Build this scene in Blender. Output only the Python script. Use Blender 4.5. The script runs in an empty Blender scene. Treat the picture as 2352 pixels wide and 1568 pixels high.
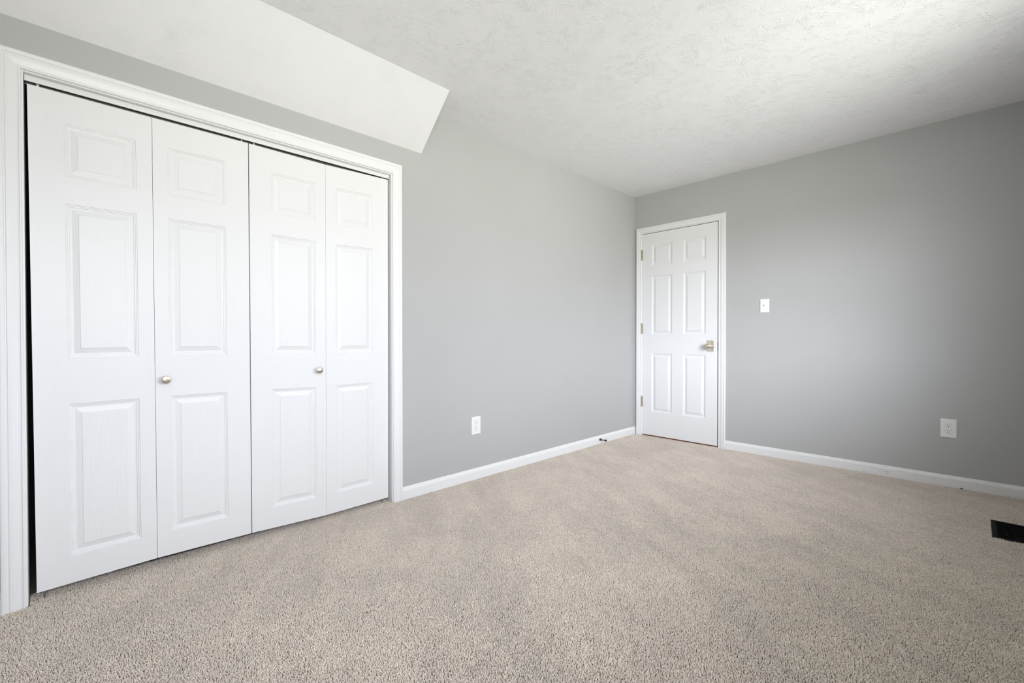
import bpy, bmesh, math, random
import numpy as np
from mathutils import Vector, Matrix

random.seed(7)
rng = np.random.default_rng(11)
SC = bpy.context.scene
COL = SC.collection

# ------------------------------------------------------------------ camera
CAM = (2.4507, -4.1857, 0.9952)
YAW, PITCH, ROLL, FPX = 0.7952, -0.0083, -0.0009, 1034.55
cd = bpy.data.cameras.new('camera')
cam = bpy.data.objects.new('camera', cd)
COL.objects.link(cam)
f = Vector((-math.sin(YAW) * math.cos(PITCH), math.cos(YAW) * math.cos(PITCH), math.sin(PITCH)))
r = Vector((math.cos(YAW), math.sin(YAW), 0))
u = r.cross(f)
r2 = r * math.cos(ROLL) + u * math.sin(ROLL)
u2 = -r * math.sin(ROLL) + u * math.cos(ROLL)
M = Matrix((r2, u2, -f)).transposed().to_4x4()
M.translation = Vector(CAM)
cam.matrix_world = M
cd.sensor_fit = 'HORIZONTAL'
cd.sensor_width = 36.0
cd.lens = 36.0 * FPX / 2352.0
cd.clip_start = 0.02
cd.clip_end = 200
SC.camera = cam

# ------------------------------------------------------------------ exposure
SC.view_settings.view_transform = 'Standard'
SC.view_settings.look = 'None'
SC.view_settings.exposure = -0.10
SC.view_settings.gamma = 1.0
SC.view_settings.use_curve_mapping = False
SC.cycles.max_bounces = 14
SC.cycles.diffuse_bounces = 8
SC.cycles.glossy_bounces = 4
SC.cycles.transparent_max_bounces = 12
SC.cycles.sample_clamp_indirect = 6.0
SC.cycles.caustics_reflective = False
SC.cycles.caustics_refractive = False

# ------------------------------------------------------------------ world: overcast sky over a lawn
w = bpy.data.worlds.new('world')
SC.world = w
w.use_nodes = True
nt = w.node_tree
nt.nodes.clear()
out = nt.nodes.new('ShaderNodeOutputWorld')
bg = nt.nodes.new('ShaderNodeBackground')
tc = nt.nodes.new('ShaderNodeTexCoord')
sx = nt.nodes.new('ShaderNodeSeparateXYZ')
nt.links.new(tc.outputs['Generated'], sx.inputs[0])


def wmath(op, a, b=None, clamp=False):
    n_ = nt.nodes.new('ShaderNodeMath')
    n_.operation = op
    n_.use_clamp = clamp
    for k_, v_ in ((0, a), (1, b)):
        if v_ is None:
            continue
        if isinstance(v_, (int, float)):
            n_.inputs[k_].default_value = v_
        else:
            nt.links.new(v_, n_.inputs[k_])
    return n_.outputs[0]


def lobe(az, elv, power):
    """bright part of the cloud cover (or of the lawn) around one direction"""
    az, elv = math.radians(az), math.radians(elv)
    dv = nt.nodes.new('ShaderNodeVectorMath')
    dv.operation = 'DOT_PRODUCT'
    nt.links.new(tc.outputs['Generated'], dv.inputs[0])
    dv.inputs[1].default_value = (math.cos(elv) * math.cos(az), -math.cos(elv) * math.sin(az), math.sin(elv))
    return wmath('POWER', wmath('MAXIMUM', dv.outputs['Value'], 0.0), power)


SKY_BASE, GND_BASE = 3.2, 5.4
SKY_LOBES = [(9, 13, 14, 13), (32, 22, 14, 9), (47, 9, 14, 53), (-46, 17, 14, 34)]        # azimuth, elevation, sharpness, radiance
GND_LOBES = [(20, -12, 8, 20), (45, -12, 8, 9)]


def total(base, lobes):
    v = wmath('ADD', base, 0.0)
    for az_, el_, pw_, am_ in lobes:
        v = wmath('ADD', v, wmath('MULTIPLY', lobe(az_, el_, pw_), am_))
    return v


sky = total(SKY_BASE, SKY_LOBES)
gnd = total(GND_BASE, GND_LOBES)
hz = nt.nodes.new('ShaderNodeMapRange')
hz.interpolation_type = 'SMOOTHSTEP'
nt.links.new(sx.outputs['Z'], hz.inputs[0])
hz.inputs[1].default_value = -0.015
hz.inputs[2].default_value = 0.055
mxv = nt.nodes.new('ShaderNodeMix')
mxv.data_type = 'FLOAT'
nt.links.new(hz.outputs[0], mxv.inputs[0])
nt.links.new(gnd, mxv.inputs[2])
nt.links.new(sky, mxv.inputs[3])
mxc = nt.nodes.new('ShaderNodeMix')
mxc.data_type = 'RGBA'
nt.links.new(hz.outputs[0], mxc.inputs[0])
mxc.inputs[6].default_value = (1.0, 0.98, 0.94, 1)
mxc.inputs[7].default_value = (0.945, 0.96, 1.07, 1)
nt.links.new(mxc.outputs[2], bg.inputs[0])
nt.links.new(mxv.outputs[0], bg.inputs[1])
nt.links.new(bg.outputs[0], out.inputs[0])

# ------------------------------------------------------------------ sizes
H = 2.4467
XR = 3.05            # right (window) wall
YF = -4.95           # wall behind the camera
HB = 0.0746
WIN_R = [(-2.72, -1.42, 0.88, 2.08), (-4.78, -3.6, 0.88, 2.08)]     # openings in the right wall: y range, sill, head; second one added for light
WIN_F = []                             # opening in the wall behind the viewpoint, along x

# daylight enters through the windows: portals only guide the sky's own light
for k, (a_, b_, WZ0, WZ1) in enumerate(WIN_R + WIN_F):
    pl = bpy.data.lights.new('window_portal', 'AREA')
    pl.shape = 'RECTANGLE'
    pl.cycles.is_portal = True
    po = bpy.data.objects.new('window_portal', pl)
    COL.objects.link(po)
    if k < len(WIN_R):
        pl.size, pl.size_y = WZ1 - WZ0, b_ - a_
        po.location = (XR + 0.10, (a_ + b_) / 2, (WZ0 + WZ1) / 2)
        po.rotation_euler = (0, math.radians(90), 0)
    else:
        pl.size, pl.size_y = b_ - a_, WZ1 - WZ0
        po.location = ((a_ + b_) / 2, YF - 0.10, (WZ0 + WZ1) / 2)
        po.rotation_euler = (math.radians(90), 0, 0)

#LAMP

# ------------------------------------------------------------------ node helpers
def mat(name, color, rough=0.5, metal=0.0, spec=0.5):
    m = bpy.data.materials.new(name)
    m.use_nodes = True
    b = m.node_tree.nodes['Principled BSDF']
    b.inputs['Base Color'].default_value = (*color, 1)
    b.inputs['Roughness'].default_value = rough
    b.inputs['Metallic'].default_value = metal
    b.inputs['Specular IOR Level'].default_value = spec
    return m


class NT:
    def __init__(s, m):
        s.t = m.node_tree
        s.b = s.t.nodes['Principled BSDF']

    def n(s, typ, **kw):
        nd = s.t.nodes.new(typ)
        for k, v in kw.items():
            setattr(nd, k, v)
        return nd

    def l(s, a, b):
        s.t.links.new(a, b)

    def val(s, sock, v):
        if hasattr(v, 'is_linked') or isinstance(v, bpy.types.NodeSocket):
            s.l(v, sock)
        else:
            sock.default_value = v

    def math(s, op, a, b=None, c=None, clamp=False):
        nd = s.n('ShaderNodeMath', operation=op, use_clamp=clamp)
        s.val(nd.inputs[0], a)
        if b is not None:
            s.val(nd.inputs[1], b)
        if c is not None:
            s.val(nd.inputs[2], c)
        return nd.outputs[0]

    def vm(s, op, a, b=None, scale=None):
        nd = s.n('ShaderNodeVectorMath', operation=op)
        s.val(nd.inputs[0], a)
        if b is not None:
            s.val(nd.inputs[1], b)
        if scale is not None:
            s.val(nd.inputs['Scale'], scale)
        return nd.outputs['Value'] if op in ('LENGTH', 'DOT_PRODUCT') else nd.outputs['Vector']

    def noise(s, vec, scale, detail=2, rough=0.5, dist=0.0):
        nd = s.n('ShaderNodeTexNoise')
        s.l(vec, nd.inputs['Vector'])
        nd.inputs['Scale'].default_value = scale
        nd.inputs['Detail'].default_value = detail
        nd.inputs['Roughness'].default_value = rough
        nd.inputs['Distortion'].default_value = dist
        return nd.outputs['Fac']

    def mapr(s, v, a, b, c, d, smooth=False):
        nd = s.n('ShaderNodeMapRange')
        if smooth:
            nd.interpolation_type = 'SMOOTHSTEP'
        s.l(v, nd.inputs[0])
        for i, x in enumerate((a, b, c, d)):
            nd.inputs[i + 1].default_value = x
        return nd.outputs[0]

    def mix(s, fac, a, b):
        nd = s.n('ShaderNodeMix', data_type='RGBA')
        s.val(nd.inputs[0], fac)
        for i, c in ((6, a), (7, b)):
            if isinstance(c, tuple):
                nd.inputs[i].default_value = (*c, 1)
            else:
                s.l(c, nd.inputs[i])
        return nd.outputs[2]

    def bump(s, h, dist, strength=1.0):
        nd = s.n('ShaderNodeBump')
        nd.inputs['Strength'].default_value = strength
        nd.inputs['Distance'].default_value = dist
        s.l(h, nd.inputs['Height'])
        s.l(nd.outputs[0], s.b.inputs['Normal'])

    def pos(s):
        return s.n('ShaderNodeNewGeometry').outputs['Position']


# ------------------------------------------------------------------ materials
def m_wall():
    m = mat('grey_wall_paint', (0.425, 0.425, 0.415), 0.62, spec=0.35)
    t = NT(m)
    p = t.pos()
    h = t.noise(p, 160, 2)
    t.bump(h, 0.0006, 0.35)
    c = t.noise(p, 1.7, 3)
    t.l(t.mix(t.mapr(c, 0.3, 0.7, 0, 1), (0.418, 0.418, 0.408), (0.432, 0.432, 0.422)), t.b.inputs['Base Color'])
    return m


def m_ceiling(name, amp, dens, albedo):
    """knocked-down crow's-foot plaster: ridges fan out from the middle of each brush stamp"""
    m = mat(name, albedo, 0.75, spec=0.25)
    t = NT(m)
    p = t.pos()
    # slope and ceiling share the x,y chart; warp a little so that the fans are not perfect
    wob = t.n('ShaderNodeTexNoise')
    t.l(p, wob.inputs['Vector'])
    wob.inputs['Scale'].default_value = 9
    wob.inputs['Detail'].default_value = 2
    off = t.vm('SCALE', t.vm('SUBTRACT', wob.outputs['Color'], (0.5, 0.5, 0.5)), scale=0.05)
    flat = t.vm('MULTIPLY', t.vm('ADD', p, off), (1, 1, 0))
    total = None
    for k, (sc, sh) in enumerate(((5.3, (0, 0, 0)), (6.4, (3.37, 1.91, 0)))):
        v = t.n('ShaderNodeTexVoronoi', voronoi_dimensions='2D')
        q = t.vm('ADD', flat, sh)
        t.l(q, v.inputs['Vector'])
        v.inputs['Scale'].default_value = sc
        d = t.vm('SUBTRACT', q, v.outputs['Position'])
        rad = t.vm('LENGTH', d)
        sp = t.n('ShaderNodeSeparateXYZ')
        t.l(d, sp.inputs[0])
        ang = t.math('ARCTAN2', sp.outputs['Y'], sp.outputs['X'])
        ca = t.math('COSINE', ang)
        sa = t.math('SINE', ang)
        cmb = t.n('ShaderNodeCombineXYZ')
        t.l(t.math('MULTIPLY', ca, 4.2), cmb.inputs[0])
        t.l(t.math('MULTIPLY', sa, 4.2), cmb.inputs[1])
        t.l(t.math('MULTIPLY', rad, 16.0), cmb.inputs[2])
        vv = t.vm('ADD', cmb.outputs[0], t.vm('SCALE', v.outputs['Color'], scale=37.0))
        n1 = t.noise(vv, 1.15, 2, 0.6, 0.4)
        ridge = t.math('SUBTRACT', 1.0, t.math('MULTIPLY', t.math('ABSOLUTE', t.math('SUBTRACT', n1, 0.5)), 13.0), clamp=True)
        keep = t.n('ShaderNodeSeparateColor')
        t.l(v.outputs['Color'], keep.inputs[0])
        reach = t.math('MULTIPLY_ADD', keep.outputs[1], 0.055, 0.075)
        edge = t.math('MULTIPLY', t.mapr(rad, 0.008, 0.040, 0, 1, True), t.math('MULTIPLY', t.math('SUBTRACT', reach, rad), 30.0, clamp=True))
        lay = t.math('MULTIPLY', ridge, edge)
        # a stamp seldom prints evenly: parts of each fan stay smooth
        lay = t.math('MULTIPLY', lay, t.mapr(t.noise(t.vm('ADD', flat, t.vm('SCALE', v.outputs['Color'], scale=11.0)), 17, 2), 0.40, 0.56, 0.12, 1.0, True))
        lay = t.math('MULTIPLY', lay, t.mapr(keep.outputs[0], 0.0, 1.0, dens, 1.0))
        total = lay if total is None else t.math('MAXIMUM', total, lay)
    fine = t.math('MULTIPLY', t.noise(flat, 75, 3, 0.6), 0.5)
    hgt = t.math('ADD', total, fine)
    t.bump(hgt, amp, 1.0)
    return m


def m_white(name='white_trim_paint', grain=None, chips=False):
    m = mat(name, (0.745, 0.745, 0.742), 0.38, spec=0.45)
    t = NT(m)
    p = t.pos()
    if grain:
        vec = {'v': (230, 230, 7), 'h': (9, 9, 260)}.get(grain)
        if vec:
            q = t.vm('MULTIPLY', p, vec)
            h = t.noise(q, 1.0, 3, 0.6)
            t.bump(h, 0.0009, 0.35)
        else:
            # cathedral grain pressed into the panel fields
            q = t.vm('MULTIPLY', p, (11, 11, 1.6))
            sw = t.noise(q, 1.0, 1, 0.4)
            ringv = t.math('SINE', t.math('MULTIPLY', sw, 130.0))
            q2 = t.vm('MULTIPLY', p, (200, 200, 9))
            h = t.math('ADD', t.math('MULTIPLY', ringv, 0.6), t.noise(q2, 1.0, 3, 0.6))
            t.bump(h, 0.0006, 0.3)
    elif chips:
        a = t.noise(t.vm('MULTIPLY', p, (7, 7, 75)), 1.0, 5, 0.6)
        b2 = t.noise(t.vm('MULTIPLY', p, (38, 38, 110)), 1.0, 3, 0.6)
        msk = t.math('MAXIMUM', t.mapr(a, 0.635, 0.655, 0, 1), t.mapr(b2, 0.665, 0.69, 0, 0.9))
        far = t.n('ShaderNodeSeparateXYZ')
        t.l(p, far.inputs[0])
        msk = t.math('MULTIPLY', msk, t.mapr(far.outputs[0], 1.0, 1.9, 0.12, 0.75))
        t.l(t.mix(msk, (0.76, 0.76, 0.75), (0.47, 0.40, 0.31)), t.b.inputs['Base Color'])
    else:
        h = t.noise(t.vm('MULTIPLY', p, (60, 60, 12)), 1.0, 2)
        t.bump(h, 0.0003, 0.25)
    return m


def m_carpet():
    m = mat('beige_carpet_yarn', (0.70, 0.62, 0.54), 0.9, spec=0.15)
    t = NT(m)
    p = t.pos()
    at = t.n('ShaderNodeAttribute', attribute_name='tint')
    base = t.mix(at.outputs['Fac'], (0.515, 0.444, 0.368), (0.765, 0.690, 0.602))
    big = t.noise(p, 2.4, 4, 0.6, 0.8)
    turn = t.n('ShaderNodeVectorRotate', rotation_type='Z_AXIS')
    t.l(p, turn.inputs['Vector'])
    turn.inputs['Angle'].default_value = 0.5
    streak = t.noise(t.vm('MULTIPLY', turn.outputs[0], (1.6, 7.5, 1.0)), 1.0, 3, 0.6, 0.5)
    fac = t.mapr(t.math('ADD', t.math('MULTIPLY', big, 0.55), t.math('MULTIPLY', streak, 0.45)), 0.38, 0.62, 0.90, 1.06)
    col = t.vm('SCALE', base, scale=fac)
    t.l(col, t.b.inputs['Base Color'])
    try:
        t.b.inputs['Sheen Weight'].default_value = 0.15
        t.b.inputs['Sheen Roughness'].default_value = 0.6
    except Exception:
        pass
    return m


def m_brushed(name, col, rough):
    m = mat(name, col, rough, 1.0)
    t = NT(m)
    h = t.noise(t.pos(), 900, 2)
    t.bump(h, 0.0001, 0.15)
    return m


def m_wood():
    m = mat('brown_hall_floor_wood', (0.23, 0.10, 0.04), 0.4)
    t = NT(m)
    g = t.noise(t.vm('MULTIPLY', t.pos(), (4, 60, 4)), 1.0, 4)
    t.l(t.mix(g, (0.20, 0.075, 0.025), (0.42, 0.19, 0.075)), t.b.inputs['Base Color'])
    return m


def m_dust(name, c1, c2, sc, rough):
    m = mat(name, c1, rough)
    t = NT(m)
    t.l(t.mix(t.noise(t.pos(), sc, 3), c1, c2), t.b.inputs['Base Color'])
    return m


def m_glass():
    m = bpy.data.materials.new('window_glass')
    m.use_nodes = True
    t = m.node_tree
    t.nodes.clear()
    o = t.nodes.new('ShaderNodeOutputMaterial')
    mx = t.nodes.new('ShaderNodeMixShader')
    a = t.nodes.new('ShaderNodeBsdfTransparent')
    a.inputs[0].default_value = (0.96, 0.975, 0.97, 1)
    g = t.nodes.new('ShaderNodeBsdfGlossy')
    g.inputs['Roughness'].default_value = 0.02
    mx.inputs[0].default_value = 0.06
    t.links.new(a.outputs[0], mx.inputs[1])
    t.links.new(g.outputs[0], mx.inputs[2])
    t.links.new(mx.outputs[0], o.inputs[0])
    return m


WALL = m_wall()
SHADEWALL = m_dust('closet_shade_tone', (0.06, 0.06, 0.058), (0.07, 0.07, 0.068), 5, 0.8)  # closet shade put into the wall colour, so door gaps stay black
CEIL = m_ceiling('white_brushed_ceiling_plaster', 0.0011, 0.7, (0.83, 0.828, 0.83))
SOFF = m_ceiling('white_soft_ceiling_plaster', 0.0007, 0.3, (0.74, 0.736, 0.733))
TRIM = m_white()
BASE = m_white('scuffed_white_baseboard_paint', chips=True)
DV = m_white('white_door_paint_upright_grain', 'v')
DH = m_white('white_door_paint_level_grain', 'h')
DF = m_white('white_door_paint_panel_grain', 'f')
YARN = m_carpet()
BACK = m_dust('carpet_backing', (0.30, 0.25, 0.20), (0.36, 0.30, 0.25), 40, 0.95)
BRASS = m_brushed('satin_brass', (0.84, 0.76, 0.60), 0.24)
PALEBRASS = m_brushed('pale_brass_plate', (0.93, 0.87, 0.74), 0.30)
OLDBRASS = m_brushed('aged_brass', (0.42, 0.35, 0.23), 0.45)
STEEL = m_brushed('dull_steel', (0.42, 0.42, 0.41), 0.38)
PLASTIC = m_dust('white_plastic', (0.77, 0.77, 0.755), (0.785, 0.785, 0.77), 20, 0.32)
SLOT = m_dust('dark_slot', (0.012, 0.009, 0.008), (0.02, 0.016, 0.014), 60, 0.6)
BLACK = m_dust('black_metal', (0.006, 0.006, 0.006), (0.010, 0.010, 0.010), 60, 0.35)
VENTM = m_dust('black_register_metal', (0.0035, 0.0035, 0.0035), (0.006, 0.006, 0.006), 30, 0.6)
VENTM.node_tree.nodes['Principled BSDF'].inputs['Specular IOR Level'].default_value = 0.12
SEAM = m_dust('grey_gap', (0.34, 0.33, 0.32), (0.38, 0.37, 0.36), 60, 0.7)
WOOD = m_wood()
GLASS = m_glass()
EDGEWOOD = m_dust('bare_door_edge', (0.25, 0.16, 0.10), (0.33, 0.22, 0.14), 40, 0.7)


# ------------------------------------------------------------------ object helpers
def tag(o, label=None, cat=None, group=None, kind=None):
    if label:
        o['label'] = label
    if cat:
        o['category'] = cat
    if group:
        o['group'] = group
    if kind:
        o['kind'] = kind
    return o


def empty(name, loc, label, cat, group=None, kind=None):
    o = bpy.data.objects.new(name, None)
    o.empty_display_size = 0.05
    COL.objects.link(o)
    o.location = loc
    return tag(o, label, cat, group, kind)


def world_loc(o):
    v = Vector((0, 0, 0))
    while o:
        v += o.location
        o = o.parent
    return v


def finish(name, bm, mats, parent=None, at=None, smooth=False, bevel=0, recalc=True):
    """mesh in world coordinates -> object whose origin is `at` (or the parent's)"""
    if recalc:
        bmesh.ops.recalc_face_normals(bm, faces=bm.faces[:])
    org = Vector(at) if at is not None else (world_loc(parent) if parent else Vector((0, 0, 0)))
    for v in bm.verts:
        v.co -= org
    me = bpy.data.meshes.new(name)
    bm.to_mesh(me)
    bm.free()
    for mm in (mats if isinstance(mats, (list, tuple)) else [mats]):
        me.materials.append(mm)
    o = bpy.data.objects.new(name, me)
    COL.objects.link(o)
    if parent:
        o.parent = parent
        o.location = org - world_loc(parent)
    else:
        o.location = org
    if smooth:
        for p_ in me.polygons:
            p_.use_smooth = True
        try:
            me.set_sharp_from_angle(angle=math.radians(35))
        except Exception:
            pass
    if bevel:
        bv = o.modifiers.new('bevel', 'BEVEL')
        bv.width = bevel
        bv.segments = 2
        bv.limit_method = 'ANGLE'
        bv.angle_limit = math.radians(40)
    return o


def add_box(bm, x0, x1, y0, y1, z0, z1, mi=0):
    vs = [bm.verts.new((x, y, z)) for x in (x0, x1) for y in (y0, y1) for z in (z0, z1)]
    for q in ((0, 1, 3, 2), (4, 6, 7, 5), (0, 4, 5, 1), (2, 3, 7, 6), (0, 2, 6, 4), (1, 5, 7, 3)):
        fc = bm.faces.new([vs[i] for i in q])
        fc.material_index = mi
    return vs


def box(name, dims, m, parent=None, at=None, bevel=0):
    bm = bmesh.new()
    add_box(bm, *dims)
    return finish(name, bm, m, parent, at, bevel=bevel)


def lathe(bm, origin, axis, prof, seg=28, mi=0):
    """prof: list of (distance along axis, radius)"""
    a = Vector(axis).normalized()
    b = a.orthogonal().normalized()
    c = a.cross(b)
    o = Vector(origin)
    rings = []
    for d, rr in prof:
        if rr < 1e-6:
            rings.append([bm.verts.new(o + a * d)])
        else:
            rings.append([bm.verts.new(o + a * d + (b * math.cos(2 * math.pi * k / seg) + c * math.sin(2 * math.pi * k / seg)) * rr) for k in range(seg)])
    for A, B in zip(rings, rings[1:]):
        for k in range(seg):
            k2 = (k + 1) % seg
            if len(A) == 1 and len(B) == 1:
                continue
            if len(A) == 1:
                fc = bm.faces.new((A[0], B[k], B[k2]))
            elif len(B) == 1:
                fc = bm.faces.new((A[k], A[k2], B[0]))
            else:
                fc = bm.faces.new((A[k], A[k2], B[k2], B[k]))
            fc.material_index = mi
    for R in (rings[0], rings[-1]):
        if len(R) > 1:
            bm.faces.new(R).material_index = mi


LEFT = lambda s, z, t: Vector((t, s, z))      # on the closet wall: s runs along y
BACKW = lambda s, z, t: Vector((s, -t, z))    # on the door wall: s runs along x
RIGHT = lambda s, z, t: Vector((XR - t, s, z))
FRONT = lambda s, z, t: Vector((s, YF + t, z))

PROF = [(0, 0), (0, .0085), (.0018, .0108), (.0055, .0112), (.0075, .0092), (.0115, .0088), (.019, .0108), (.029, .0132), (.038, .0140),
        (.0405, .0122), (.043, .0122), (.0455, .0150), (.0535, .0158), (.0580, .0150), (.0602, .0128), (.0608, 0)]


def board(name, W, side, si, zi, si2, z0, width, parent, m=TRIM):
    """one mitred casing board; side 'L','R','T' or 'B'"""
    bm = bmesh.new()
    k = width / .0608
    A, B = [], []
    for wv, tv in PROF:
        wv *= k
        if side == 'L':
            a, b = (si - wv, z0), (si - wv, zi + wv)
        elif side == 'R':
            a, b = (si2 + wv, z0), (si2 + wv, zi + wv)
        elif side == 'T':
            a, b = (si - wv, zi + wv), (si2 + wv, zi + wv)
        A.append(bm.verts.new(W(a[0], a[1], tv)))
        B.append(bm.verts.new(W(b[0], b[1], tv)))
    n = len(A)
    for i in range(n - 1):
        bm.faces.new((A[i], A[i + 1], B[i + 1], B[i]))
    bm.faces.new((A[-1], A[0], B[0], B[-1]))
    bm.faces.new(A)
    bm.faces.new(B)
    return finish(name, bm, m, parent)


def baseboard(name, W, s0, s1, label):
    prof = [(0, -.012), (.0125, -.012), (.0125, .050), (.0118, .056), (.0085, .0600), (.0065, .066), (.0045, .0725), (.0025, HB), (0, HB)]
    bm = bmesh.new()
    A = [bm.verts.new(W(s0, z, t)) for t, z in prof]
    B = [bm.verts.new(W(s1, z, t)) for t, z in prof]
    for i in range(len(prof)):
        j = (i + 1) % len(prof)
        bm.faces.new((A[i], A[j], B[j], B[i]))
    bm.faces.new(A)
    bm.faces.new(B)
    return tag(finish(name, bm, BASE, at=W(s0, 0, 0)), label, 'baseboard', kind='structure')


# ------------------------------------------------------------------ room shell
T = 0.115
CY0, CY1, CZ = -4.304, -2.800, 1.978         # closet opening inside the jambs
DX0, DX1, DZ = 0.0860, 0.8478, 2.0490        # bedroom door opening inside the jambs

bm = bmesh.new()
add_box(bm, -0.75, XR + 0.15, YF - 0.15, 0.0, -0.12, -0.0105)
tag(finish('floor', bm, BACK), 'carpet backing floor under the beige pile', 'floor', kind='structure')

bm = bmesh.new()
add_box(bm, -T, 0, YF - .15, CY0 - .018, -.012, H + .05)
add_box(bm, -T, 0, CY1 + .018, T, -.012, H + .05)
add_box(bm, -T, 0, CY0 - .018, CY1 + .018, CZ + .018, H + .05)
tag(finish('wall_left', bm, WALL), 'grey painted wall holding the white folding closet doors', 'wall', kind='structure')

bm = bmesh.new()
add_box(bm, 0, DX0 - .018, 0, T, -.012, H + .05)
add_box(bm, DX1 + .018, XR + .15, 0, T, -.012, H + .05)
add_box(bm, DX0 - .018, DX1 + .018, 0, T, DZ + .018, H + .05)
tag(finish('wall_back', bm, WALL), 'grey painted wall holding the six-panel bedroom door', 'wall', kind='structure')

def wall_with_holes(W, s0, s1, holes):
    """W maps (s, z, t); the wall's thickness runs from t=0 to t=-.15"""
    bm = bmesh.new()

    def blk(a, b, c, d):
        p, q = W(a, c, 0), W(b, d, -.15)
        add_box(bm, min(p.x, q.x), max(p.x, q.x), min(p.y, q.y), max(p.y, q.y), c, d)
    cur = s0
    for a, b, WZ0, WZ1 in sorted(holes):
        blk(cur, a, -.012, H + .05)
        blk(a, b, -.012, WZ0)
        blk(a, b, WZ1, H + .05)
        cur = b
    blk(cur, s1, -.012, H + .05)
    return bm


tag(finish('wall_right', wall_with_holes(RIGHT, YF - .15, 0, WIN_R), WALL), 'grey painted wall with a window and an added second one, out of frame to the right', 'wall', kind='structure')
tag(finish('wall_front', wall_with_holes(FRONT, 0, XR, WIN_F), WALL), 'grey painted wall behind the viewpoint', 'wall', kind='structure')

ceil = box('ceiling', (-T, XR + .15, YF - .15, T, H, H + .12), CEIL)
tag(ceil, 'white ceiling with brushed fan texture', 'ceiling', kind='structure')
# sloped soffit over the closet
ZS, XS, YS = 2.1645, 0.2996, -2.5868
bm = bmesh.new()
pa = [bm.verts.new(v) for v in ((-.01, YS, ZS), (0, YS, ZS), (XS, YS, H), (XS, YS, H + .02), (-.01, YS, H + .02))]
pb = [bm.verts.new(v) for v in ((-.01, YF - .02, ZS), (0, YF - .02, ZS), (XS, YF - .02, H), (XS, YF - .02, H + .02), (-.01, YF - .02, H + .02))]
for i in range(5):
    bm.faces.new((pa[i], pa[(i + 1) % 5], pb[(i + 1) % 5], pb[i]))
bm.faces.new(pa)
bm.faces.new(pb)
so = finish('sloped_soffit', bm, SOFF, ceil)
so['label'] = 'smoother white sloped soffit above the closet'

# closet interior
bm = bmesh.new()
add_box(bm, -.78, -.75, -4.9, -2.2, -.012, H)
add_box(bm, -.78, -T, -4.93, -4.9, -.012, H)
add_box(bm, -.78, -T, -2.2, -2.17, -.012, H)
add_box(bm, -.78, -T, -4.93, -2.17, H, H + .03)
tag(finish('wall_closet', bm, SHADEWALL), 'inside walls of the closet, darkened to stand in for shade', 'wall', kind='structure')

# hallway behind the bedroom door
bm = bmesh.new()
add_box(bm, -.3, 1.4, 1.2, 1.23, -.012, H)
add_box(bm, -.33, -.3, T, 1.23, -.012, H)
add_box(bm, 1.4, 1.43, T, 1.23, -.012, H)
add_box(bm, -.33, 1.43, T, 1.23, H, H + .03)
tag(finish('wall_hall', bm, WALL), 'hallway walls beyond the bedroom door', 'wall', kind='structure')
tag(box('floor_hall', (-.33, 1.43, 0.002, 1.23, -.12, -.001), WOOD), 'brown wooden hallway floor seen under the bedroom door', 'floor', kind='structure')
hl = bpy.data.lights.new('hall_fill_light', 'AREA')  # unseen fill light, added so the wood under the door shows
hl.energy = 18
hl.size = 0.3
hl.color = (1.0, 0.86, 0.7)
ho = bpy.data.objects.new('hall_fill_light', hl)
COL.objects.link(ho)
ho.location = (0.5, 0.7, H - .05)

# ------------------------------------------------------------------ trim
t1 = empty('trim_1', (0, (CY0 + CY1) / 2, 0), 'white moulded casing around the closet opening', 'door casing', kind='structure')
board('casing_board', LEFT, 'L', CY0 - .005, CZ + .005, 0, -.01, .0625, t1)
board('casing_board', LEFT, 'R', 0, CZ + .005, CY1 + .005, -.01, .0615, t1)
board('casing_board', LEFT, 'T', CY0 - .005, CZ + .005, CY1 + .005, 0, .0630, t1)
bm = bmesh.new()
add_box(bm, -T, 0.0004, CY0 - .018, CY0, -.01, CZ + .018)
finish('side_jamb', bm, TRIM, t1)
bm = bmesh.new()
add_box(bm, -T, 0.0004, CY1, CY1 + .018, -.01, CZ + .018)
finish('side_jamb', bm, TRIM, t1)
bm = bmesh.new()
add_box(bm, -T, 0.0004, CY0, CY1, CZ, CZ + .018)
finish('head_jamb', bm, TRIM, t1)

t2 = empty('trim_2', ((DX0 + DX1) / 2, 0, 0), 'white moulded casing around the bedroom door in the corner', 'door casing', kind='structure')
board('casing_board', BACKW, 'L', DX0 - .004, DZ + .005, 0, -.01, .0545, t2)
board('casing_board', BACKW, 'R', 0, DZ + .005, DX1 + .004, -.01, .0610, t2)
board('casing_board', BACKW, 'T', DX0 - .004, DZ + .005, DX1 + .004, 0, .0580, t2)
for nm, d in (('side_jamb', (DX0 - .018, DX0, -.0004, T, -.01, DZ + .018)), ('side_jamb', (DX1, DX1 + .018, -.0004, T, -.01, DZ + .018)),
              ('head_jamb', (DX0, DX1, -.0004, T, DZ, DZ + .018)),
              ('stop_strip', (DX0, DX0 + .011, .038, .072, -.001, DZ)), ('stop_strip', (DX1 - .011, DX1, .038, .072, -.001, DZ)),
              ('stop_strip', (DX0 + .011, DX1 - .011, .038, .072, DZ - .011, DZ))):
    bm = bmesh.new()
    add_box(bm, *d)
    finish(nm, bm, TRIM, t2)

baseboard('baseboard_left', LEFT, -2.7335, -.0002, 'white baseboard from the closet casing to the corner')
baseboard('baseboard_left', LEFT, YF, -4.3715, 'white baseboard left of the closet, out of frame').name = 'baseboard_left_front'
baseboard('baseboard_back', BACKW, .9128, XR, 'chipped white baseboard right of the bedroom door')
baseboard('baseboard_right', RIGHT, YF, 0, 'white baseboard under the window, out of frame')
baseboard('baseboard_front', FRONT, 0, XR, 'white baseboard behind the viewpoint')

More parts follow.
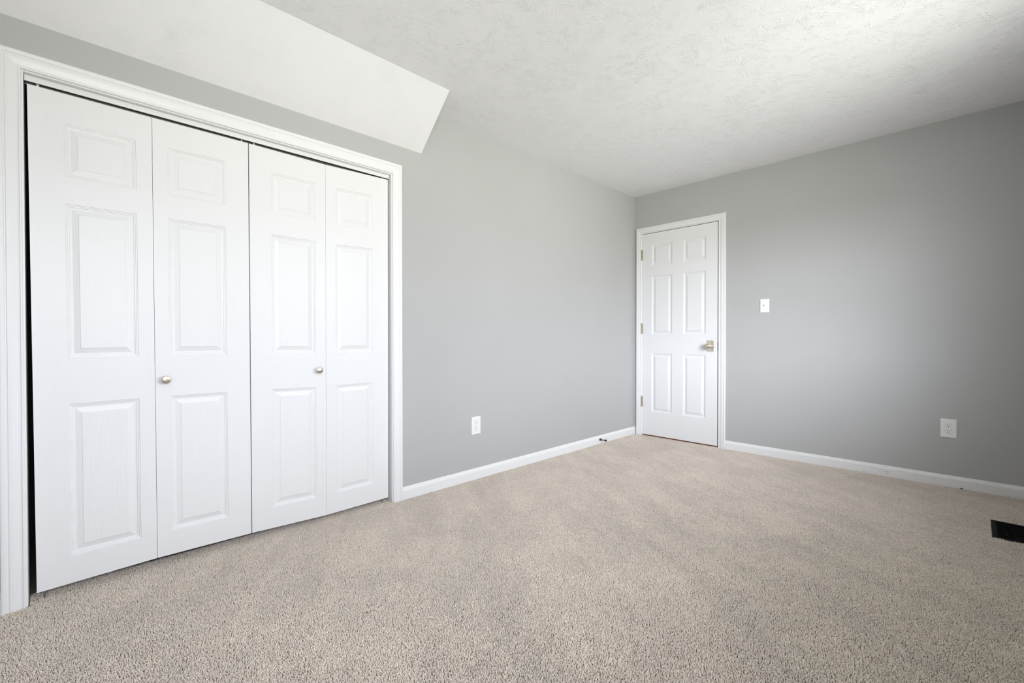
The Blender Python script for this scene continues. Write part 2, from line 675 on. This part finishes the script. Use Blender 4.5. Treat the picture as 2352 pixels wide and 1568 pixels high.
# ------------------------------------------------------------------ windows (outside the frame)
def window(n, W, a, b, WZ0, WZ1, label):
    wn = empty('window_%d' % n, W((a + b) / 2, WZ0, 0), label, 'window', kind='structure')
    zm = (WZ0 + WZ1) / 2

    def bx(nm, s0, s1, z0, z1, t0, t1, m=TRIM):
        p, q = W(s0, z0, t0), W(s1, z1, t1)
        bm = bmesh.new()
        add_box(bm, min(p.x, q.x), max(p.x, q.x), min(p.y, q.y), max(p.y, q.y), z0, z1)
        return finish(nm, bm, m, wn)
    bx('window_frame', a, a + .03, WZ0, WZ1, -.09, -.03)
    bx('window_frame', b - .03, b, WZ0, WZ1, -.09, -.03)
    bx('window_frame', a + .03, b - .03, WZ0, WZ0 + .03, -.09, -.03)
    bx('window_frame', a + .03, b - .03, WZ1 - .03, WZ1, -.09, -.03)
    bx('meeting_rail', a + .03, b - .03, zm - .018, zm + .018, -.08, -.04)
    bx('window_sill', a - .07, b + .07, WZ0 - .02, WZ0, -.03, .03)
    bx('pane', a + .03, b - .03, WZ0 + .03, WZ1 - .03, -.062, -.058, GLASS)
    board('casing_board', W, 'L', a, WZ1, 0, WZ0, .06, wn)
    board('casing_board', W, 'R', 0, WZ1, b, WZ0, .06, wn)
    board('casing_board', W, 'T', a, WZ1, b, 0, .06, wn)


for k, (a_, b_, c_, d_) in enumerate(WIN_R):
    window(k + 1, RIGHT, a_, b_, c_, d_, ('white window in the right wall nearest the bedroom door, out of frame', 'unseen white window added in the right wall beside the viewpoint to brighten the closet')[k])
for k, (a_, b_, c_, d_) in enumerate(WIN_F):
    window(len(WIN_R) + k + 1, FRONT, a_, b_, c_, d_, 'white window in the wall behind the viewpoint')

# ------------------------------------------------------------------ panelled doors
STEPS = [(0, 0), (.0015, .0022), (.0050, .0026), (.0062, .0046), (.0100, .0050), (.0112, .0070), (.0150, .0078), (.0190, .0078), (.0370, .0030), (.0376, .0018), (.0392, .0012)]


def slab(bm, us, zs, panels, depth, fmap, thick):
    """us, zs: cut coordinates; panels: set of (i,j) cells holding a raised panel.
    fmap(u, z, d) -> world, d counted outwards from the face."""
    cache = {}

    def V(u_, z_, d):
        k = (round(u_, 6), round(z_, 6), round(d, 6))
        if k not in cache:
            cache[k] = bm.verts.new(fmap(u_, z_, d))
        return cache[k]
    pcol = {i for i, j in panels}
    for i in range(len(us) - 1):
        for j in range(len(zs) - 1):
            a, b, c, e = us[i], us[i + 1], zs[j], zs[j + 1]
            if (i, j) in panels:
                prev = None
                for k, (ins, dp) in enumerate(STEPS):
                    lp = [V(a + ins, c + ins, -dp), V(b - ins, c + ins, -dp), V(b - ins, e - ins, -dp), V(a + ins, e - ins, -dp)]
                    if prev:
                        for q in range(4):
                            fc = bm.faces.new((prev[q], prev[(q + 1) % 4], lp[(q + 1) % 4], lp[q]))
                            fc.material_index = 0 if q in (1, 3) else 1
                    prev = lp
                bm.faces.new(prev).material_index = 2
            else:
                fc = bm.faces.new((V(a, c, 0), V(b, c, 0), V(b, e, 0), V(a, e, 0)))
                fc.material_index = 1 if i in pcol else 0
    # sides and back
    th = -thick
    for i in range(len(us) - 1):
        for z in (zs[0], zs[-1]):
            bm.faces.new((V(us[i], z, 0), V(us[i + 1], z, 0), V(us[i + 1], z, th), V(us[i], z, th))).material_index = 3
    for j in range(len(zs) - 1):
        for uu in (us[0], us[-1]):
            bm.faces.new((V(uu, zs[j], 0), V(uu, zs[j + 1], 0), V(uu, zs[j + 1], th), V(uu, zs[j], th))).material_index = 0
    for i in range(len(us) - 1):
        for j in range(len(zs) - 1):
            bm.faces.new((V(us[i], zs[j], th), V(us[i + 1], zs[j], th), V(us[i + 1], zs[j + 1], th), V(us[i], zs[j + 1], th))).material_index = 0


DOORX = -0.022
LH = 1.912       # nominal leaf height
LZ = [0.0, .1066, .7041, .8838, 1.4870, 1.5908, 1.7978, LH]


def leaf(parent, yt0, yt1, yb0, yb1, zt0, zt1, zb0, zb1, wide_left):
    us = [0, .0955, .3120, .3650] if wide_left else [0, .0520, .2685, .3650]
    Wd = us[-1]

    def fm(u_, z_, d):
        a, b = u_ / Wd, z_ / LH
        y = (yb0 * (1 - a) + yb1 * a) * (1 - b) + (yt0 * (1 - a) + yt1 * a) * b
        z = (zb0 * (1 - a) + zb1 * a) * (1 - b) + (zt0 * (1 - a) + zt1 * a) * b
        return Vector((DOORX + d, y, z))
    bm = bmesh.new()
    slab(bm, us, LZ, {(1, 1), (1, 3), (1, 5)}, 0, fm, .033)
    return finish('door_leaf', bm, [DV, DH, DF, EDGEWOOD], parent)


def closet_knob(parent, y, z):
    bm = bmesh.new()
    lathe(bm, (DOORX, y, z), (1, 0, 0), [(0, .0085), (.002, .0085), (.005, .0062), (.012, .0060), (.015, .0085), (.0185, .0150), (.0215, .0168), (.0235, .0168),
                                          (.0250, .0158), (.0262, .0130), (.0268, .0085), (.0270, 0)], 40)
    o = finish('door_knob', bm, BRASS, parent, smooth=True)
    o['label'] = 'small round satin brass knob'
    return o


def pin(parent, y, z0, z1, rad=.004):
    bm = bmesh.new()
    lathe(bm, (-.040, y, z0), (0, 0, 1), [(0, rad), (z1 - z0, rad)], 14)
    return finish('pivot_pin', bm, PLASTIC, parent, smooth=True)


d1 = empty('door_1', (DOORX, -4.29, 0), 'left pair of white folding closet door leaves with a brass knob', 'closet door', kind='structure')
leaf(d1, -4.2955, -3.9302, -4.2825, -3.9218, 1.9450, 1.9435, .0300, .0395, True)
leaf(d1, -3.9288, -3.5618, -3.9204, -3.5562, 1.9435, 1.9440, .0395, .0362, False)
closet_knob(d1, -3.8885, .8145)
pin(d1, -4.268, 1.940, 1.966, .0045)
pin(d1, -3.585, 1.940, 1.966, .003)
o = pin(d1, -4.262, -.010, .034, .003)
o.data.materials[0] = STEEL

d2 = empty('door_2', (DOORX, -2.81, 0), 'right pair of white folding closet door leaves with a brass knob', 'closet door', kind='structure')
leaf(d2, -3.5575, -3.1872, -3.5520, -3.1872, 1.9438, 1.9402, .0362, .0235, True)
leaf(d2, -3.1860, -2.8112, -3.1860, -2.8150, 1.9402, 1.9492, .0235, .0285, False)
closet_knob(d2, -3.2295, .8220)
pin(d2, -3.531, 1.940, 1.966, .003)
pin(d2, -2.842, 1.943, 1.966, .004)
o = pin(d2, -2.843, -.010, .030, .003)
o.data.materials[0] = STEEL

# track and its fascia strip
tr = empty('closet_door_track', (-.03, (CY0 + CY1) / 2, 1.956), 'white-faced sliding track above the folding closet doors', 'door track')
bm = bmesh.new()
add_box(bm, -.0262, -.0215, CY0 + .0015, CY1 - .003, 1.9558, 1.9775)
finish('fascia', bm, TRIM, tr, bevel=.0012)
bm = bmesh.new()
add_box(bm, -.056, -.0275, CY0 + .001, CY1 - .001, 1.9755, 1.9778)
add_box(bm, -.0300, -.0275, CY0 + .001, CY1 - .001, 1.9570, 1.9755)
add_box(bm, -.0560, -.0535, CY0 + .001, CY1 - .001, 1.9530, 1.9755)
add_box(bm, -.0535, -.0490, CY0 + .001, CY1 - .001, 1.9530, 1.9550)
o = finish('channel', bm, STEEL, tr)
o['label'] = 'dull metal channel'

# floor brackets that hold the bottom pivots
for y, lab in ((-4.285, 'small metal floor bracket below the leftmost closet door leaf'), (-2.826, 'small metal floor bracket below the rightmost closet door leaf')):
    bm = bmesh.new()
    add_box(bm, -.056, -.030, y - .012, y + .022, -.0060, -.0022)
    tag(finish('pivot_bracket', bm, STEEL, at=(-.04, y, 0)), lab, 'bracket', 'closet door floor brackets')

# bedroom door
d3 = empty('door_3', (.0890, 0, 0), 'white six-panel bedroom door with brass knob', 'door', kind='structure')
SX, SW, SZ0, SZ1 = .0885, .7545, .0115, 2.0440
bm = bmesh.new()


def fm3(u_, z_, d):
    b = z_ / (SZ1 - SZ0)
    return Vector((SX + u_ - .0035 * (1 - b) , -d, SZ0 + z_))


slab(bm, [0, .107, .321, .4345, .6475, SW], [0, .2370, .8260, 1.0140, 1.6040, 1.7060, 1.9190, SZ1 - SZ0],
     {(1, 1), (1, 3), (1, 5), (3, 1), (3, 3), (3, 5)}, 0, fm3, .035)
finish('door_leaf', bm, [DV, DH, DF, EDGEWOOD], d3)

kx, kz = .7790, .9190
bm = bmesh.new()
add_box(bm, kx - .0325, kx + .0325, -.0045, 0, kz - .0500, kz + .0500)
o = finish('rosette', bm, PALEBRASS, d3, bevel=.0015)
o['label'] = 'pale brass rectangular backplate'
bm = bmesh.new()
lathe(bm, (kx, -.0045, kz), (0, -1, 0), [(0, .0175), (.004, .0175), (.008, .0130), (.016, .0120), (.021, .0155), (.028, .0230), (.037, .0275), (.047, .0290), (.057, .0275),
                                        (.064, .0230), (.068, .0170), (.0698, .0125), (.0690, .0105), (.0690, .0060), (.0703, .0045), (.0708, 0)], 44)
o = finish('door_knob', bm, BRASS, d3, smooth=True)
o['label'] = 'rounded satin brass knob'
bm = bmesh.new()
add_box(bm, DX1 - .0045, DX1 + .0002, -.0008, .0120, .885, .955)
o = finish('latch_plate', bm, SLOT, d3)
for zc in (1.835, 1.087, .342):
    bm = bmesh.new()
    for k in range(5):
        z0 = zc - .050 + k * .0202
        rr = .0062 if k % 2 else .0068
        lathe(bm, (.0862, -.0062, z0), (0, 0, 1), [(0, rr * .9), (.001, rr), (.0184, rr), (.0194, rr * .9)], 16)
    lathe(bm, (.0862, -.0062, zc + .0515), (0, 0, 1), [(0, .0030), (.001, .0045), (.003, .0048), (.005, .0030), (.0055, 0)], 14)
    add_box(bm, .0775, .0862, -.0016, -.0002, zc - .049, zc + .049)
    add_box(bm, .0870, .0930, -.0016, -.0002, zc - .049, zc + .049)
    o = finish('hinge', bm, OLDBRASS, d3, smooth=True)
    o['label'] = 'aged brass hinge'


# ------------------------------------------------------------------ wall plates
def plate(W, s, z, wd, ht, parent, th=.0055):
    bm = bmesh.new()
    b = .0035
    loops = []
    for ins, t_ in ((0, 0), (0, .002), (b * .4, th * .85), (b, th)):
        loops.append([bm.verts.new(W(s + sx_ * (wd / 2 - ins), z + sz_ * (ht / 2 - ins), t_)) for sx_, sz_ in ((-1, -1), (1, -1), (1, 1), (-1, 1))])
    for A, B in zip(loops, loops[1:]):
        for q in range(4):
            bm.faces.new((A[q], A[(q + 1) % 4], B[(q + 1) % 4], B[q]))
    bm.faces.new(loops[0])
    bm.faces.new(loops[-1])
    return finish('cover_plate', bm, PLASTIC, parent)


def prism(W, pts, t0, t1):
    bm = bmesh.new()
    A = [bm.verts.new(W(a, b, t0)) for a, b in pts]
    B = [bm.verts.new(W(a, b, t1)) for a, b in pts]
    n = len(pts)
    for i in range(n):
        bm.faces.new((A[i], A[(i + 1) % n], B[(i + 1) % n], B[i]))
    bm.faces.new(A)
    bm.faces.new(B)
    return bm


def screw(W, s, z, t, parent, m=PLASTIC):
    bm = prism(W, [(s + .0032 * math.cos(a * math.pi / 8), z + .0032 * math.sin(a * math.pi / 8)) for a in range(16)], t - .001, t + .0007)
    return finish('screw', bm, m, parent)


def outlet(W, s, z, label):
    e = empty('wall_outlet', W(s, z, 0), label, 'electrical outlet')
    plate(W, s, z, .079, .1235, e)
    for sg in (1, -1):
        zc = z + sg * .0195
        pts = []
        for a in range(40):
            an = 2 * math.pi * a / 40
            pts.append((s + .0172 * math.cos(an), zc + max(-.0142, min(.0142, .0172 * math.sin(an)))))
        ring = finish('socket_rim', prism(W, [(s + (p0 - s) * 1.05, zc + (p1 - zc) * 1.06) for p0, p1 in pts], .0050, .00562), SEAM, e)
        ring['label'] = 'thin dark gap line around the socket face'
        rc = finish('receptacle', prism(W, pts, .005, .0066), PLASTIC, e)
        for dx, hh in ((-.0063, .0042), (.0063, .0034)):
            finish('slot', prism(W, [(s + dx - .0011, zc + .004 - hh), (s + dx + .0011, zc + .004 - hh), (s + dx + .0011, zc + .004 + hh), (s + dx - .0011, zc + .004 + hh)], .006, .00675), SLOT, rc)
        finish('slot', prism(W, [(s + .0026 * math.cos(a * math.pi / 8), zc - .0075 + .0026 * math.sin(a * math.pi / 8)) for a in range(16)], .006, .00675), SLOT, rc)
    screw(W, s, z, .0055, e)
    return e


outlet(LEFT, -2.1405, .3766, 'white outlet plate on the closet wall, between closet and corner')
outlet(BACKW, 2.3472, .3877, 'white outlet plate on the door wall, far right of the bedroom door')

e = empty('light_switch', BACKW(1.2287, 1.2627, 0), 'white toggle light switch right of the bedroom door', 'light switch')
plate(BACKW, 1.2287, 1.2627, .0690, .1145, e)
bm = prism(BACKW, [(1.2287 + a * .0052, 1.2627 + b * .012) for a, b in ((-1, -1), (1, -1), (1, 1), (-1, 1))], .005, .0064)
finish('toggle_bezel', bm, PLASTIC, e)
bm = bmesh.new()
tv = []
for s_, z_, t_ in ((-.0036, -.004, .006), (.0036, -.004, .006), (.0036, .006, .006), (-.0036, .006, .006),
                   (-.0028, .0065, .0185), (.0028, .0065, .0185), (.0028, .0115, .0165), (-.0028, .0115, .0165)):
    tv.append(bm.verts.new(BACKW(1.2287 + s_, 1.2627 + z_, t_)))
for q in ((0, 1, 2, 3), (4, 5, 6, 7), (0, 1, 5, 4), (1, 2, 6, 5), (2, 3, 7, 6), (3, 0, 4, 7)):
    bm.faces.new([tv[i] for i in q])
finish('toggle', bm, PLASTIC, e, bevel=.0006)
screw(BACKW, 1.2287, 1.2627 + .030, .0055, e)
screw(BACKW, 1.2287, 1.2627 - .030, .0055, e)

# ------------------------------------------------------------------ door stop on the left baseboard
sy, sz = -.6372, .0390
e = empty('door_stop', (.0125, sy, sz), 'small black door stop screwed to the baseboard near the corner', 'door stop')
bm = bmesh.new()
lathe(bm, (.0125, sy, sz), (1, 0, 0), [(0, .0125), (.003, .0125), (.007, .0095), (.011, .0060)], 24)
finish('base', bm, BLACK, e, smooth=True)
bm = bmesh.new()
lathe(bm, (.0225, sy, sz), (1, 0, 0), [(0, .0055), (.020, .0045), (.046, .0036)], 18)
finish('rod', bm, BLACK, e, smooth=True)
bm = bmesh.new()
lathe(bm, (.0665, sy, sz), (1, 0, 0), [(0, .0045), (.002, .0085), (.006, .0103), (.012, .0103), (.016, .0085), (.018, 0)], 24)
finish('tip', bm, BLACK, e, smooth=True)

# ------------------------------------------------------------------ floor register
RX0, RX1, RY0, RY1 = 2.5290, 2.6690, -.9080, -.6020
e = empty('floor_register', ((RX0 + RX1) / 2, (RY0 + RY1) / 2, 0), 'black metal floor vent sunk in the carpet at the right', 'floor vent')
bm = bmesh.new()
fw = .020
for d in ((RX0, RX0 + fw, RY0, RY1), (RX1 - fw, RX1, RY0, RY1), (RX0 + fw, RX1 - fw, RY0, RY0 + fw), (RX0 + fw, RX1 - fw, RY1 - fw, RY1)):
    add_box(bm, *d, -.0102, .0012)
finish('frame', bm, VENTM, e)
bm = bmesh.new()
add_box(bm, RX0 + fw, RX1 - fw, RY0 + fw, RY1 - fw, -.0103, -.0092)
finish('damper', bm, VENTM, e)
nl = 9
for i in range(nl):
    ya = RY0 + fw + .004 + i * (RY1 - RY0 - 2 * fw - .004) / nl
    bm = bmesh.new()
    vs = add_box(bm, RX0 + fw, RX1 - fw, ya, ya + .022, -.0052, -.0040)
    for v in vs:
        if v.co.y > ya + .01:
            v.co.z -= .0030
    finish('louver', bm, VENTM, e)

# speck by the baseboard
bm = bmesh.new()
bmesh.ops.create_icosphere(bm, subdivisions=2, radius=.006)
for v in bm.verts:
    v.co = Vector((v.co.x * 1.3 + 2.411, v.co.y * .6 - .019, v.co.z * .55 + .0035)) + Vector((random.uniform(-.0008, .0008),) * 3)
tag(finish('debris', bm, SLOT, at=(2.411, -.019, 0)), 'tiny dark scrap lying on the carpet against the baseboard below the right outlet', 'debris')

# ------------------------------------------------------------------ carpet pile: tufts on patches, laid over the whole floor
NX, NY = 10, 16
PX, PY = XR / NX, -YF / NY


def patch_mesh(name, px, py, seed, hole=None, wmax=None):
    rg = np.random.default_rng(seed)
    sp = .0035
    nx, ny = int(px / sp), int(py / sp)
    gx, gy = np.meshgrid((np.arange(nx) + .5) / nx * px - px / 2, (np.arange(ny) + .5) / ny * py - py / 2)
    n = nx * ny
    x = gx.ravel() + rg.uniform(-.0027, .0027, n)
    y = gy.ravel() + rg.uniform(-.0027, .0027, n)
    x = np.clip(x, -px / 2 + .001, px / 2 - .001)
    y = np.clip(y, -py / 2 + .001, py / 2 - .001)
    # leaning of the yarn: smooth field plus scatter
    lx = np.zeros(n)
    ly = np.zeros(n)
    for k in range(14):
        fx, fy = rg.integers(-5, 6, 2)
        ph, ax_, ay_ = rg.uniform(0, 6.28), *rg.normal(0, .00022, 2)
        s_ = np.sin(2 * np.pi * (fx * x / px + fy * y / py) + ph)
        lx += ax_ * s_
        ly += ay_ * s_
    lx += rg.normal(0, .0024, n)
    ly += rg.normal(0, .0024, n)
    ht = rg.uniform(.0085, .0122, n) + .0006 * np.sin(x * 130 + 3) * np.sin(y * 110)
    ht -= (rg.random(n) < .06) * .004
    tint = np.clip(rg.normal(.58, .22, n), 0, 1)
    rot = rg.uniform(0, 6.28, n)
    keep = np.ones(n, bool)
    if hole:
        keep = ~((x > hole[0]) & (x < hole[1]) & (y > hole[2]) & (y < hole[3]))
    x, y, lx, ly, ht, tint, rot = (a[keep] for a in (x, y, lx, ly, ht, tint, rot))
    n = len(x)
    S = 5
    hs = np.array([0, .45, .80, 1.0])
    rs = np.array([.0011, .0016, .00175, .0009])
    z0 = -.0103
    V = np.zeros((n, 4, S, 3), np.float32)
    for k in range(4):
        for s_ in range(S):
            a = rot + 2 * np.pi * s_ / S + hs[k] * 1.2
            rad = rs[k] * (1 + .18 * np.sin(3 * a + rot * 5))
            V[:, k, s_, 0] = x + lx * hs[k] ** 1.5 + rad * np.cos(a)
            V[:, k, s_, 1] = y + ly * hs[k] ** 1.5 + rad * np.sin(a)
            V[:, k, s_, 2] = z0 + ht * hs[k]
    if wmax:
        V[..., 0] = np.clip(V[..., 0], wmax[0], wmax[1])
        V[..., 1] = np.clip(V[..., 1], wmax[2], wmax[3])
    verts = V.reshape(-1, 3)
    base = (np.arange(n) * 4 * S)[:, None]
    quads = []
    for k in range(3):
        for s_ in range(S):
            s2 = (s_ + 1) % S
            quads.append([k * S + s_, k * S + s2, (k + 1) * S + s2, (k + 1) * S + s_])
    quads = np.array(quads)
    Q = (base[:, :, None] + quads[None]).reshape(-1)
    P5 = (base + (3 * S + np.arange(S))[None]).reshape(-1)
    loops = np.concatenate([Q, P5]).astype(np.int32)
    nq = n * len(quads)
    starts = np.concatenate([np.arange(nq) * 4, nq * 4 + np.arange(n) * S]).astype(np.int32)
    totals = np.concatenate([np.full(nq, 4), np.full(n, S)]).astype(np.int32)
    me = bpy.data.meshes.new(name)
    me.vertices.add(len(verts))
    me.vertices.foreach_set('co', verts.ravel())
    me.loops.add(len(loops))
    me.loops.foreach_set('vertex_index', loops)
    me.polygons.add(len(starts))
    me.polygons.foreach_set('loop_start', starts)
    me.polygons.foreach_set('loop_total', totals)
    me.polygons.foreach_set('use_smooth', np.ones(len(starts), bool))
    me.update(calc_edges=True)
    at = me.attributes.new('tint', 'FLOAT', 'POINT')
    at.data.foreach_set('value', np.repeat(tint, 4 * S).astype(np.float32))
    me.materials.append(YARN)
    return bpy.data.objects.new(name, me)


sources = [patch_mesh('carpet_tufts', PX, PY, 100 + k) for k in range(5)]
pts, kinds, rots, scls = [], [], [], []
specials = {}
for i in range(NX):
    for j in range(NY):
        cx, cy = (i + .5) * PX, YF + (j + .5) * PY
        m_ = .0015
        hx0, hx1, hy0, hy1 = RX0 - cx + m_, RX1 - cx - m_, RY0 - cy + m_, RY1 - cy - m_
        if hx0 < PX / 2 and hx1 > -PX / 2 and hy0 < PY / 2 and hy1 > -PY / 2:
            sources.append(patch_mesh('carpet_tufts', PX, PY, 300 + i * 20 + j, hole=(hx0, hx1, hy0, hy1)))
            kinds.append(len(sources) - 1)
            rots.append(0.0)
            scls.append((1, 1, 1))
        else:
            kinds.append(int(rng.integers(0, 5)))
            rots.append(float(rng.integers(0, 2)) * math.pi)
            scls.append((float(rng.choice([-1, 1])), 1, 1))
        pts.append((cx, cy, 0))
sources.append(patch_mesh('carpet_tufts', .11, .300, 900, wmax=(-.055, .055, -.15, .15)))
for j in range(5):
    pts.append((-.055, -4.302 + (j + .5) * .3002, 0))
    kinds.append(len(sources) - 1)
    rots.append(float(j % 2) * math.pi)
    scls.append((1, 1, 1))

me = bpy.data.meshes.new('carpet')
me.from_pydata(pts, [], [])
for nm, typ, data, key in (('kind_index', 'INT', kinds, 'value'), ('turn', 'FLOAT', rots, 'value')):
    a = me.attributes.new(nm, typ, 'POINT')
    a.data.foreach_set(key, data)
a = me.attributes.new('size', 'FLOAT_VECTOR', 'POINT')
a.data.foreach_set('vector', [c for s_ in scls for c in s_])
me.materials.append(YARN)
carpet = bpy.data.objects.new('carpet', me)
COL.objects.link(carpet)
tag(carpet, 'beige cut-pile carpet covering the whole floor', 'carpet', kind='stuff')
ng = bpy.data.node_groups.new('carpet_pile', 'GeometryNodeTree')
ng.interface.new_socket('Geometry', in_out='INPUT', socket_type='NodeSocketGeometry')
ng.interface.new_socket('Geometry', in_out='OUTPUT', socket_type='NodeSocketGeometry')
gi = ng.nodes.new('NodeGroupInput')
go = ng.nodes.new('NodeGroupOutput')
m2p = ng.nodes.new('GeometryNodeMeshToPoints')
ng.links.new(gi.outputs[0], m2p.inputs['Mesh'])
jn = ng.nodes.new('GeometryNodeJoinGeometry')


def named(nm, typ):
    n_ = ng.nodes.new('GeometryNodeInputNamedAttribute')
    n_.data_type = typ
    n_.inputs['Name'].default_value = nm
    return n_.outputs['Attribute']


ki, tu, sz_ = named('kind_index', 'INT'), named('turn', 'FLOAT'), named('size', 'FLOAT_VECTOR')
cx_ = ng.nodes.new('ShaderNodeCombineXYZ')
ng.links.new(tu, cx_.inputs[2])
e2r = ng.nodes.new('FunctionNodeEulerToRotation')
ng.links.new(cx_.outputs[0], e2r.inputs[0])
for k, src in enumerate(sources):
    cmp_ = ng.nodes.new('FunctionNodeCompare')
    cmp_.data_type = 'INT'
    cmp_.operation = 'EQUAL'
    ng.links.new(ki, cmp_.inputs[2])
    cmp_.inputs[3].default_value = k
    oi = ng.nodes.new('GeometryNodeObjectInfo')
    oi.inputs['Object'].default_value = src
    oi.inputs['As Instance'].default_value = True
    ip = ng.nodes.new('GeometryNodeInstanceOnPoints')
    ng.links.new(m2p.outputs[0], ip.inputs['Points'])
    ng.links.new(cmp_.outputs[0], ip.inputs['Selection'])
    ng.links.new(oi.outputs['Geometry'], ip.inputs['Instance'])
    ng.links.new(e2r.outputs[0], ip.inputs['Rotation'])
    ng.links.new(sz_, ip.inputs['Scale'])
    ng.links.new(ip.outputs[0], jn.inputs[0])
ng.links.new(jn.outputs[0], go.inputs[0])
md = carpet.modifiers.new('pile', 'NODES')
md.node_group = ng
